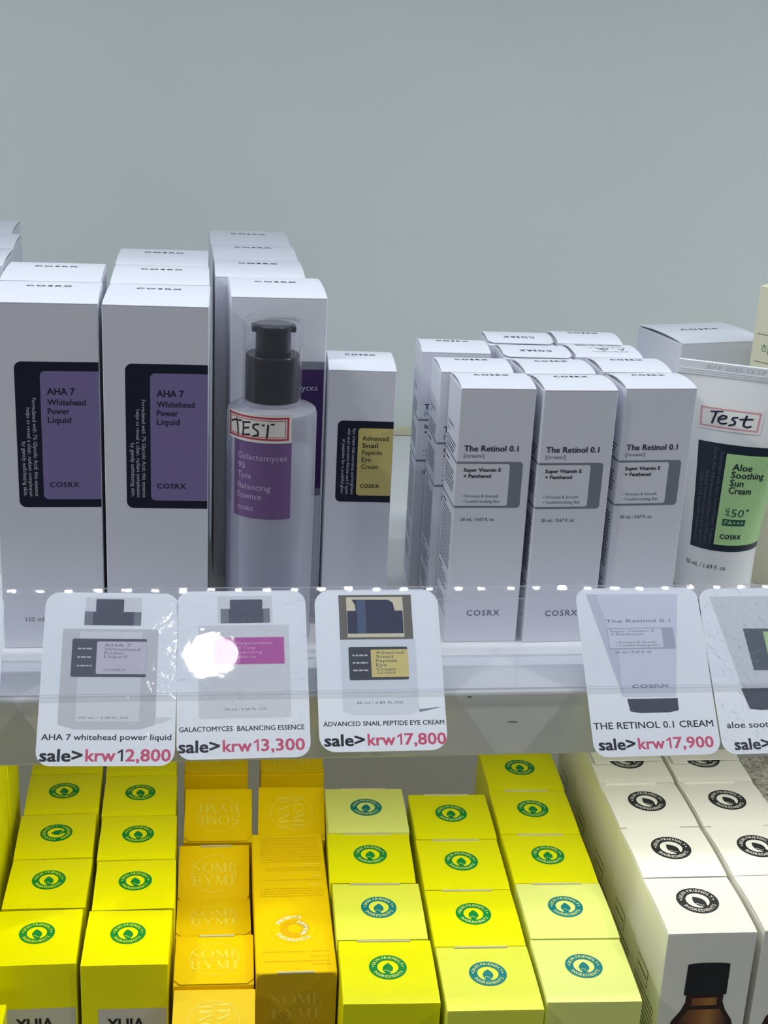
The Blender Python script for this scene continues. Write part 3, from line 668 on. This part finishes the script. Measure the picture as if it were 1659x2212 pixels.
# lying amber boxes: one on top of two
def lying(label, x, y, ztop, yaw, detail):
    L, w, th = 0.122, 0.0395, 0.0395
    t = link('sun_cream_box', None); tag(t, label, 'box', 'lying amber boxes')
    t.location = (x, y, Z0+ztop-th); t.rotation_euler.z = math.radians(yaw)       # origin: middle of the lower front edge
    link('carton_body', bm_mesh('carton_body', bm_box(-w/2, w/2, 0.0004, L, 0, th, 0.0004), ORANGE), t)
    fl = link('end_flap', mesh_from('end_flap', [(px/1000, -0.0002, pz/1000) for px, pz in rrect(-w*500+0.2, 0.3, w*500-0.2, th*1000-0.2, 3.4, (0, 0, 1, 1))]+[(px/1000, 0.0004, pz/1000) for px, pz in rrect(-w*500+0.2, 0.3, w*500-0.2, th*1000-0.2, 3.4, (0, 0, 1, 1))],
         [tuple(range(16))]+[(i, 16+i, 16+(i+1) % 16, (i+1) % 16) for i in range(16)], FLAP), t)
    if detail:
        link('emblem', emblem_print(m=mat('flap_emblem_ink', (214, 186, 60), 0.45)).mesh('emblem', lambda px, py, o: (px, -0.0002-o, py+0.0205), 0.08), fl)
        link('slit_edge', bm_mesh('slit_edge', bm_box(-0.0095, 0.0085, -0.0002, 0.0009, th-0.0001, th+0.0005), EDGE), fl)
        p = Print(); rng = random.Random(11); top = lambda px, py, o: (px, py, th+o)
        for k in range(11): p.words(-15.5, 117-2.3*k, 17, 0.8, ORANGE_D, 0, rng, 1.2, 4)
        for y0, y1 in ((88, 84), (77, 75), (69, 61)):
            yy = y0
            while yy >= y1: p.words(-13 if y0 != 69 else -16, yy, 17, 0.8, ORANGE_D, 0, rng, 1.2, 4); yy -= 2.2
        for yy, x0 in ((91.5, 8), (80.5, 12), (72.5, 10)): p.rect(x0, yy, 17, yy+0.9, ORANGE_L, 0)
        for k, (x0, x1) in enumerate(((-16, -6), (-4, 6), (8, 17))): p.words(x0, 16, x1, 0.9, ORANGE_D, 0, rng, 1.2, 3)
        p.words(7, 12.2, 17, 0.8, ORANGE_D, 0, rng); p.words(-16, 8.6, 17, 0.9, ORANGE_D, 0, rng); p.words(8, 6, 17, 0.9, ORANGE_D, 0, rng)
        tag(link('print_lines', p.mesh('print_lines', top), t), kind='stuff')
        p = Print(); cx, cy = 0.5, 35
        p.ring(cx, cy, 11.8, 12.0, ORANGE_D, 0, 40); p.ring(cx, cy, 3.6, 7.6, ORANGE_D, 0, 36); p.ring(cx, cy, 0, 0.25, ORANGE_D, 0, 8)
        for a in range(0, 360, 90): p.rect(-0.1, 0, 0.1, 3.6, ORANGE_D, 0)
        WI = mat('warm_white_ink', (255, 248, 205), 0.45)
        p.arc_text('BRIGHTENING', cx, cy, 8.4, 2.2, WI, 1, 112, False, 84, 0.03); p.arc_text('BLEMISH CARE', cx, cy, 4.6, 2.2, WI, 1, 5, False, 130, 0.03); p.arc_text('EVEN SKIN TONE', cx, cy, 8.4, 2.2, WI, 1, 262, True, 112, 0.02)
        link('claim_emblem', p.mesh('claim_emblem', top), t)
lying('amber box lying on its side with end flap facing the viewer', 0.0500, 0.5610, -0.1442, -1.2, True)
lying('amber box lying directly underneath the topmost lying amber box', 0.0500, 0.5612, -0.1842, -1.2, False)
lying('amber box lying on the shelf at the bottom of three', 0.0500, 0.5610, -0.2242, -1.2, False)

# lime columns
wI, dI, hI = 0.0460, 0.0466, 0.1271; zI = -0.1389
LIMES = [('I', 0.0923, 0.5296, -2.8, LEMON2, GREEN), ('I', 0.0939, 0.5777, -2.6, LIMEM, TEAL), ('I', 0.0949, 0.6258, -3.2, LEMON2, GREEN), ('I', 0.0985, 0.6740, -2.4, LIME, TEAL),
         ('J', 0.1403, 0.5216, -2.4, LIMEM, TEAL), ('J', 0.1422, 0.5692, -2.4, LEMON2, GREEN), ('J', 0.1444, 0.6168, -2.6, LEMON2, GREEN), ('J', 0.1472, 0.6650, -2.3, LEMON2, GREEN),
         ('K', 0.1886, 0.5242, -2.8, LIME, TEAL), ('K', 0.1918, 0.5724, -2.4, LIME, TEAL), ('K', 0.1937, 0.6198, -2.8, LEMON2, GREEN), ('K', 0.1962, 0.6675, -2.8, LEMON2, GREEN), ('K', 0.1990, 0.7150, -2.6, LEMON2, GREEN)]
cnt = {}
for c, x, y, a, m, lm in LIMES:
    k = cnt.get(c, 0); cnt[c] = k+1
    where = {'I': 'in the column beside amber boxes', 'J': 'in the middle yellow-green column', 'K': 'in the column beside white cartons'}[c]
    lab = ('pale lime' if m is LIME else 'yellow')+' carton with '+('teal' if lm is TEAL else 'green')+' badge, '+ORD[k]+' '+where
    t, lid = carton('serum_carton', lab, 'box', 'yellow-green badge cartons', x, y, zI, a, wI, dI, hI, m, 0.0006)
    badge(t, 9.2, lm, LIME, 0, -6, 0.545)
    if not (c == 'K' and k in (0, 4)): tuck(t, lid)

# white serum cartons
wL, dL, hL = 0.0450, 0.0455, 0.1489; zL = -0.1171
BIC = mat('badge_black', (34, 36, 38), 0.45); AMBG = mat('amber_bottle_print', (126, 76, 30), 0.4); AMBD = mat('amber_bottle_dark', (44, 26, 20), 0.4); AMBL = mat('amber_bottle_light', (158, 100, 44), 0.4); CAPB = mat('cap_black_print', (28, 31, 34), 0.4)
AMBG = bpy.data.materials.new('amber_glass_print'); AMBG.use_nodes = True; nt = AMBG.node_tree; bs = nt.nodes['Principled BSDF']     # printed photo: amber glass shading across the picture
tc = nt.nodes.new('ShaderNodeTexCoord'); sp = nt.nodes.new('ShaderNodeSeparateXYZ'); mr = nt.nodes.new('ShaderNodeMapRange'); rp = nt.nodes.new('ShaderNodeValToRGB')
mr.inputs[1].default_value = -0.0125; mr.inputs[2].default_value = 0.0135
nt.links.new(tc.outputs['Object'], sp.inputs[0]); nt.links.new(sp.outputs[0], mr.inputs[0]); nt.links.new(mr.outputs[0], rp.inputs[0]); nt.links.new(rp.outputs[0], bs.inputs['Base Color']); bs.inputs['Roughness'].default_value = 0.45
rp.color_ramp.elements[0].color = (*lin((50, 30, 22)), 1); rp.color_ramp.elements[1].color = (*lin((56, 34, 24)), 1)
for q, c in ((0.22, (110, 66, 32)), (0.45, (150, 96, 44)), (0.62, (172, 122, 60)), (0.8, (128, 80, 40))):
    el = rp.color_ramp.elements.new(q); el.color = (*lin(c), 1)
def bottle_pic(t):
    w, d, h, b = dims(t); fn = front_fn(w, d); H = h*1000; cx = 23.0
    def mk():
        p = Print()
        arc = [(cx+10.7*math.cos(math.radians(a)), H-18.6+1.1*math.sin(math.radians(a))) for a in range(0, 181, 20)]
        p.poly([(cx-10.9, H-36.6), (cx+10.9, H-36.6)]+arc, CAPB, 1)
        body = [(cx-9.6, H-36.6), (cx-9.6, H-41), (cx-11.5, H-46), (cx-15.4, H-52), (cx-16.9, H-57), (cx-17, H-110), (cx+17, H-110), (cx+16.9, H-57), (cx+15.4, H-52), (cx+11.5, H-46), (cx+9.6, H-41), (cx+9.6, H-36.6)]
        p.poly(body, AMBD, 0)
        p.poly([(cx-6.2, H-38.4), (cx+6.4, H-38.4), (cx+6.8, H-43), (cx-6.6, H-43)], AMBG, 1)
        p.poly([(cx-7.5, H-45.4), (cx+8.5, H-45.4), (cx+12.6, H-52), (cx+13, H-108), (cx-12.6, H-108), (cx-12.2, H-52)], AMBG, 1)
        return p
    put('bottle_pic', 'bottle_picture', mk, fn, t)
WHT = [('L', 0.2510, 0.5433, -1.5), ('L', 0.2529, 0.5904, -1.2), ('L', 0.2543, 0.6374, -1.0), ('L', 0.2558, 0.6842, -1.0), ('L', 0.2572, 0.7312, -1.0),
       ('M', 0.3000, 0.5430, -0.9), ('M', 0.3011, 0.5896, -0.4), ('M', 0.3017, 0.6365, -0.6), ('M', 0.3030, 0.6832, -0.6), ('M', 0.3045, 0.7300, -0.6)]
cnt = {}
for c, x, y, a in WHT:
    k = cnt.get(c, 0); cnt[c] = k+1
    where = 'in the left white column' if c == 'L' else 'in the right white column'
    lab = 'white carton with '+('raised lid flap, ' if k == 4 else 'black badge, ')+ORD[k]+' '+where
    t, lid = carton('serum_carton', lab, 'box', 'white badge cartons', x, y, zL, a, wL, dL, hL, IVORY, 0.0008)
    if k < 4: badge(t, 10.7, BIC, IVORY, 0, 28, 0.55)
    bottle_pic(t)
    if 0 < k < 4: tuck(t, lid, IVORY, 0.08, 0.75)
    if k == 4:
        bm = bm_box(-0.021, 0.021, -dL/2-0.026, -dL/2+0.002, hL+0.0018, hL+0.0024, 0.0002); bm_box(-0.021, -0.012, -dL/2-0.029, -dL/2-0.026, hL+0.0018, hL+0.0024, bm=bm)
        link('open_flap', bm_mesh('open_flap', bm, IVORY), t)
    if c == 'L':
        def mks():
            p = Print(); rng = random.Random(8); D = dL*1000; H = hL*1000; OI = mat('olive_print', (120, 118, 80), 0.5)
            for q in range(9): p.words(6, H-52-3*q, D-6, 1.1, OI, 0, rng, 1.5, 5)
            p.rect(8, H-48, 26, H-38, OI, 0); p.rect(8.6, H-47.4, 25.4, H-38.6, IVORY, 1); p.words(10, H-44, 24, 1.6, OI, 2, rng)
            return p
        put('white_side', 'side_lettering', mks, left_fn(wL, dL), t)

# marbled carton at the right edge of the lower shelf
MB = bpy.data.materials.new('marbled_card'); MB.use_nodes = True; nt = MB.node_tree; bs = nt.nodes['Principled BSDF']
tc = nt.nodes.new('ShaderNodeTexCoord'); nz = nt.nodes.new('ShaderNodeTexNoise'); rp = nt.nodes.new('ShaderNodeValToRGB')
nz.inputs['Scale'].default_value = 160; nz.inputs['Detail'].default_value = 6; nz.inputs['Distortion'].default_value = 2.5
rp.color_ramp.elements[0].position = 0.38; rp.color_ramp.elements[0].color = (*lin((128, 126, 112)), 1); rp.color_ramp.elements[1].position = 0.62; rp.color_ramp.elements[1].color = (*lin((214, 212, 196)), 1)
nt.links.new(tc.outputs['Object'], nz.inputs['Vector']); nt.links.new(nz.outputs['Fac'], rp.inputs[0]); nt.links.new(rp.outputs[0], bs.inputs['Base Color']); bs.inputs['Roughness'].default_value = 0.5
t, lid = carton('serum_carton', 'grey marbled carton at the right picture edge under the shelf', 'box', None, 0.3545, 0.674, -0.128, -1, 0.046, 0.055, 0.138, MB, 0.0004, lidmat=MB)

# ------------------------------------------------------------------ price rail and price cards
TILT = math.radians(43); RY, RZ = 0.566, 0.0
def rail_pt(x, s, o):           # x along the rail, s up the slope, o out of the slope (metres)
    return (x, RY+s*math.sin(TILT)-o*math.cos(TILT), RZ+s*math.cos(TILT)+o*math.sin(TILT))
ACR = clear_mat('clear_acrylic', (0.99, 0.992, 0.997), 1.25, 0.015, 0.04, (225, 228, 245), crinkle=0.04, cscale=30)
rl = link('price_rail', None); rl.location = (0, 0, Z0); tag(rl, 'long clear acrylic rail along the shelf front holding price cards', 'rail')
X0, X1 = -0.70, 1.0
AEDGE = clear_mat('acrylic_cut_edge', (0.9, 0.92, 0.95), 1.5, 0.1, 0.45, (238, 240, 248))
def strip(pts, name, m, edges=()):        # closed profile in (y, z), swept along x
    vs = [(x, y, z) for x in (X0, X1) for y, z in pts]; k = len(pts)
    fs = [(i, (i+1) % k, k+(i+1) % k, k+i) for i in range(k)]+[tuple(reversed(range(k))), tuple(range(k, 2*k))]
    me = mesh_from(name, vs, fs, [m, AEDGE], [1 if i in edges else 0 for i in range(len(fs))]); bm = bmesh.new(); bm.from_mesh(me); bmesh.ops.recalc_face_normals(bm, faces=bm.faces); bm.to_mesh(me); bm.free(); return me
P = lambda s, o: rail_pt(0, s, o)[1:]
th = 0.0016; g = 0.0008; s0, s1 = 0.0049, 0.0520; T2 = math.radians(58.1); e = 0.0036
def lip(o, q=3):
    y, z = P(s1, o)
    for j in range(q):
        a = T2+math.radians((-0.07, 0.0, 0.07)[j]); y += e/3*math.sin(a); z += e/3*math.cos(a)
    return (y, z)
link('front_panel', strip([P(s0, g), P(s1, g), lip(g), lip(g+th), lip(g+th, 2), lip(g+th, 1), P(s1, g+th), P(s0, g+th)], 'front_panel', ACR, (2, 7)), rl)
yb, zb = P(0.0045, -0.0012)
link('back_panel', strip([P(0.0035, -g), P(0.050, -g), P(0.050, -g-0.0012), P(0.0035, -g-0.0012)], 'back_panel', ACR, (1, 3)), rl)
link('foot', strip([(yb, 0.0004), (0.610, 0.0004), (0.610, 0.0017), (yb, 0.0017)], 'foot', ACR, (1,)), rl)

CARD = mat('price_card', (241, 247, 255), 0.35, 0.45, 0.01); DARK = mat('card_black_ink', (44, 44, 56), 0.45); ROSE = mat('card_rose_ink', (214, 92, 124), 0.45)
SLV = clear_mat('card_sleeve', (0.992, 0.992, 0.996), 1.42, 0.05, 0.01, crinkle=0.12, cscale=90)
SLC = clear_mat('card_sleeve_crinkled', (0.992, 0.992, 0.996), 1.42, 0.05, 0.01, crinkle=0.8, cscale=170)
def pm(nm, c): return mat('card_'+nm, c, 0.45, 0.3, 0.04, scale=300)
LG, MG, DG, XG = pm('light_grey', (222, 225, 232)), pm('mid_grey', (205, 208, 214)), pm('dark_grey', (122, 128, 140)), pm('charcoal', (76, 82, 98))
def card(label, cx, cy, w, h, r, rot, art, sleeve=None, rb=None):
    t = link('price_card', None); tag(t, label, 'price card', 'price cards on the rail')
    x, y, z = rail_pt(cx/1000, cy/1000, 0); t.location = (x, y, Z0+z)
    t.rotation_euler = (Matrix.Rotation(math.radians(90)-TILT, 3, 'X') @ Matrix.Rotation(math.radians(rot), 3, 'Z')).to_euler()
    o = rrect(-w/2, -h/2, w/2, h/2, r); n = len(o)
    vs = [(a/1000, b/1000, 0.00005) for a, b in o]+[(a/1000, b/1000, -0.0003) for a, b in o]
    link('card', mesh_from('card', vs, [tuple(range(n)), tuple(reversed(range(n, 2*n)))]+[(i, n+i, n+(i+1) % n, (i+1) % n) for i in range(n)], CARD), t)
    fl = lambda a, b, q: (a, b, 0.00005+q)
    for nm, p in art: link(nm, p.mesh(nm, fl, 0.03), t)
    if sleeve:
        o = rrect(-w/2+0.3, -h/2+0.3, w/2-0.3, h/2-0.3, r)
        link('sleeve', mesh_from('sleeve', [(a/1000, b/1000, 0.0005) for a, b in o], [tuple(range(len(o)))], sleeve), t)
    return t
def txt(name, x0, y, x1, cap, price, px0, py, pkr, px1, pcap, one=False):
    p = Print().text(name, x0, y, cap, DARK, 0, width=x1-x0, bold=0.012)
    p.text('sale>', px0, py, pcap, DARK, 0, width=pkr-1.6-px0, bold=0.03)
    k = px1-pkr; q = Print().text('krw', pkr, py, pcap, ROSE, 0, width=0.345*k, bold=0.022)
    q.text(price[1:], px1-0.53*k, py, pcap, ROSE, 0, width=0.53*k, bold=0.022)
    x1 = pkr+0.375*k; w1 = 0.062*k; d = p if one else q; m1 = DARK if one else ROSE     # the figure 1 with its flag; black on one card
    d.poly([(x1+w1-0.17*pcap, py), (x1+w1, py), (x1+w1, py+pcap), (x1+w1-0.12*pcap, py+pcap), (x1, py+0.80*pcap), (x1, py+0.64*pcap), (x1+w1-0.17*pcap, py+0.78*pcap)], m1, 0)
    return [('name_lettering', p), ('price_lettering', q)]
# AHA 7
a1 = Print().rect(-21.6, -21.9, 21.2, 22.8, MG, 0, 1.0).poly([(-21, -21.9), (21, -21.9), (14, -24), (-14, -24)], MG, 0).rect(-14, -20.5, 14, 21.5, LG, 1).rect(-12.1, 24.5, 13.2, 38, LG, 0, 0.8).rect(-12.3, 24.6, 13.2, 31.1, DG, 1).rect(-8.5, 24.6, 9.8, 31.1, XG, 2).rect(-7.4, 31.1, 5.2, 37.2, XG, 1, 0.6).poly([(21, -21.5), (21, -18.5), (29, -18.5), (24, -21)], LG, 0)
a1b = Print().rect(-17.1, 0.1, 16.2, 18.1, XG, 3, 0.8).rect(-6.1, 1.5, 16.2, 16.8, pm('lilac', (208, 202, 220)), 4, 0.8, (1, 0, 0, 1)).text('AHA 7', -2.8, 14.3, 1.5, DG, 5, width=12).text('Whitehead', -2.7, 12.4, 1.4, DG, 5, width=16).text('Power', -2.7, 10.7, 1.4, DG, 5, width=9.5).text('Liquid', -2.7, 9.0, 1.4, DG, 5, width=10).text('COSRX', -2.7, 2.9, 1.1, DG, 5, width=9.8)
for i in range(3): a1b.words(-14.6, 13-4*i, -8, 0.7, MG, 4)
a1.text('100 mL / 3.38 FL. OZ.', -12.4, -19.1, 0.9, DG, 2, width=22)
card('price card reading AHA 7 whitehead power liquid, krw12,800', -37.6, 13.2, 60.2, 80.6, 6.5, -1.2, [('product_picture', a1), ('picture_label', a1b)]+txt('AHA 7 whitehead power liquid', -28.1, -28.7, 28.4, 2.6, '12,800', -28.2, -38.2, -8.5, 28.3, 5.3, True), SLV)
# Galactomyces
a2 = Print().rect(-20, -21.2, 21.6, 22.8, LG, 0, 1.0).rect(-13, -20, 16, 21.5, pm('paler_grey', (222, 225, 230)), 1).rect(-11, 23.8, 14.2, 37, LG, 0, 0.8).rect(-9.7, 23.8, 13, 30.8, DG, 1).rect(-6, 23.8, 10, 30.8, XG, 2).rect(-5.4, 30.8, 9.7, 35.3, XG, 1, 0.6)
a2.text('100 ml / 3.38 FL. OZ.', -8.7, -17.5, 0.9, DG, 2, width=19.4)
MGT = pm('magenta', (190, 84, 170)); a2b = Print().rect(-13.2, 4, 19.2, 16.8, MGT, 3).text('Galactomyces', -3, 13.4, 1.5, pm('pink_ink', (226, 176, 222)), 4, width=17)
for i, (s, wd) in enumerate((('95 Tone', 9), ('Balancing', 12), ('Essence', 9))): a2b.text(s, -3, 11.2-2.1*i, 1.3, pm('pink_ink', (226, 176, 222)), 4, width=wd)
card('price card reading GALACTOMYCES BALANCING ESSENCE, with bright lamp glare', 22.2, 14.5, 59.6, 79.2, 6.5, 0.3, [('product_picture', a2), ('picture_label', a2b)]+txt('GALACTOMYCES  BALANCING ESSENCE', -28.7, -27.0, 27.2, 2.2, '13,300', -28.8, -36.4, -9.3, 27.1, 5.3), SLC)
# Snail
a3 = Print().rect(-18, 14.1, 16.5, 36.1, pm('olive_grey', (108, 106, 98)), 0).rect(-14.4, 15.2, 12.4, 35, pm('cream_tone', (222, 214, 186)), 1).rect(-14.2, 17, 12.1, 28.2, pm('pump_navy', (40, 48, 78)), 2).poly([(-10.1, 28.2), (-10.3, 31), (-11.8, 33.8), (5.5, 33.6), (7.6, 32.2), (8.4, 28.2)], pm('pump_navy', (40, 48, 78)), 2).rect(-9.6, 17, -5.4, 33.7, pm('pump_blue', (74, 90, 124)), 3)
a3.rect(-18, -20, 17.3, 14.0, pm('bottle_white', (222, 229, 238)), 0).poly([(-18, -20), (17.2, -20.4), (12, -22), (-13, -21.8)], pm('bottle_white', (222, 229, 238)), 0).poly([(17.2, -21), (17.2, -19.6), (28, -18.6), (22, -20)], pm('cast_shade', (136, 148, 156)), 0).text('20 ml / 0.85 FL.OZ', -11.6, -16.7, 1.0, DG, 2, width=21.6)
a3b = Print().rect(-14.3, -5.4, 13.3, 10.4, pm('soft_navy', (56, 62, 74)), 3, 0.8).rect(-4.0, -4.2, 13.3, 9.1, YCREAM, 4, 0.6, (1, 0, 0, 1))
for i, (s, wd) in enumerate((('Advanced', 13), ('Snail', 8), ('Peptide', 10), ('Eye', 5), ('Cream', 9))): a3b.text(s, -1.7, 7.0-2.0*i, 1.35, XG, 5, width=wd)
a3b.text('COSRX', -1.5, -2.6, 1.0, XG, 5, width=9)
for i in range(3): a3b.words(-12.6, 6-3.6*i, -5.5, 0.7, MG, 4)
card('price card reading ADVANCED SNAIL PEPTIDE EYE CREAM, krw17,800', 85.4, 15.6, 58.6, 77.6, 7.6, 0.0, [('product_picture', a3), ('picture_label', a3b)]+txt('ADVANCED SNAIL PEPTIDE EYE CREAM', -27.2, -26.9, 28.3, 2.1, '17,800', -26.8, -36.0, -7.2, 28.6, 5.2))
# Retinol
a4 = Print().poly([(-25.3, 38.2), (20.4, 37.8), (12.4, -13.4), (-13.4, -13)], pm('tube_pale', (214, 220, 236)), 0).poly([(-25.3, 38.2), (-20.5, 38.2), (-13, 8), (-13.4, -13)], pm('tube_shade', (200, 205, 222)), 1)
a4.poly([(-11.6, -14), (13, -14.2), (12.7, -20), (8, -20.9), (-6, -20.9), (-10.8, -20)], XG, 1).text('COSRX', -8.6, -8.7, 1.5, DG, 2, width=18, bold=0.02)
a4b = Print().text('The Retinol 0.1', -17.3, 23.7, 1.5, MIDINK, 2, width=32).rect(-17, 10.3, 15.7, 20.9, pm('panel_grey', (172, 178, 196)), 2, 0.6).rect(-16.8, 10.9, 9.8, 20.4, pm('tube_pale2', (216, 221, 236)), 3, 0.6)
for s, x, y, wd in (('Super Vitamin E', -15.8, 18.8, 22), ('+ Panthenol', -15.5, 17.2, 15.6), ('• Firmness & Smooth', -13.6, 13.2, 20), ('• Youthful-looking Skin', -13.5, 11.7, 21), ('20 mL / 0.67 fl. oz.', -14.4, 8.4, 18)): a4b.text(s, x, y, 1.0, MIDINK, 4, width=wd)
card('price card reading THE RETINOL 0.1 CREAM, krw17,900', 213.0, 13.2, 61.0, 82.6, 6.5, 0.4, [('product_picture', a4), ('picture_label', a4b)]+txt('THE RETINOL 0.1 CREAM', -29.4, -28.2, 28.4, 3.1, '17,900', -27.8, -38.0, -9.0, 27.2, 5.2), SLV)
# Aloe
a5 = Print().poly([(-25.2, 37), (22, 36.5), (10, -9.5), (-16, -9.3)], pm('aloe_tube', (212, 217, 224)), 0).poly([(-16.8, -9.5), (12, -9.7), (11.5, -18.8), (6, -20.2), (-9, -20.2), (-14, -19.6)], XG, 1)
a5b = Print().poly([(-10.8, 20.3), (12, 19.8), (9, -1), (-8.8, -0.7)], pm('aloe_navy', (74, 86, 98)), 2).poly([(-1, 18.6), (12, 18.3), (9.4, 0.6), (0, 0.8)], TG, 3).text('Aloe', 1.2, 14, 1.6, XG, 4).text('Soothing', 1.2, 11.6, 1.5, XG, 4, width=8).text('Sun', 1.2, 9.4, 1.5, XG, 4).text('Cream', 1.2, 7.2, 1.5, XG, 4)
card('price card reading aloe soothing, cut by the right picture edge', 274.7, 13.0, 61.0, 82.0, 6.5, 0.6, [('product_picture', a5), ('picture_label', a5b)]+txt('aloe soothing sun cream', -26.7, -28.6, 27, 3.0, '14,900', -24.4, -38.9, -5.5, 27, 5.2), SLC)
# card cut by the left edge
a0 = Print().rect(-17, -21, 17, 22, LG, 0, 1.0).rect(-9, 23.5, 9, 36, XG, 0, 0.8)
card('white price card mostly cut off by the left picture edge', -115.2, 14.0, 60.0, 80.0, 6.5, 0.5, [('product_picture', a0)], None)
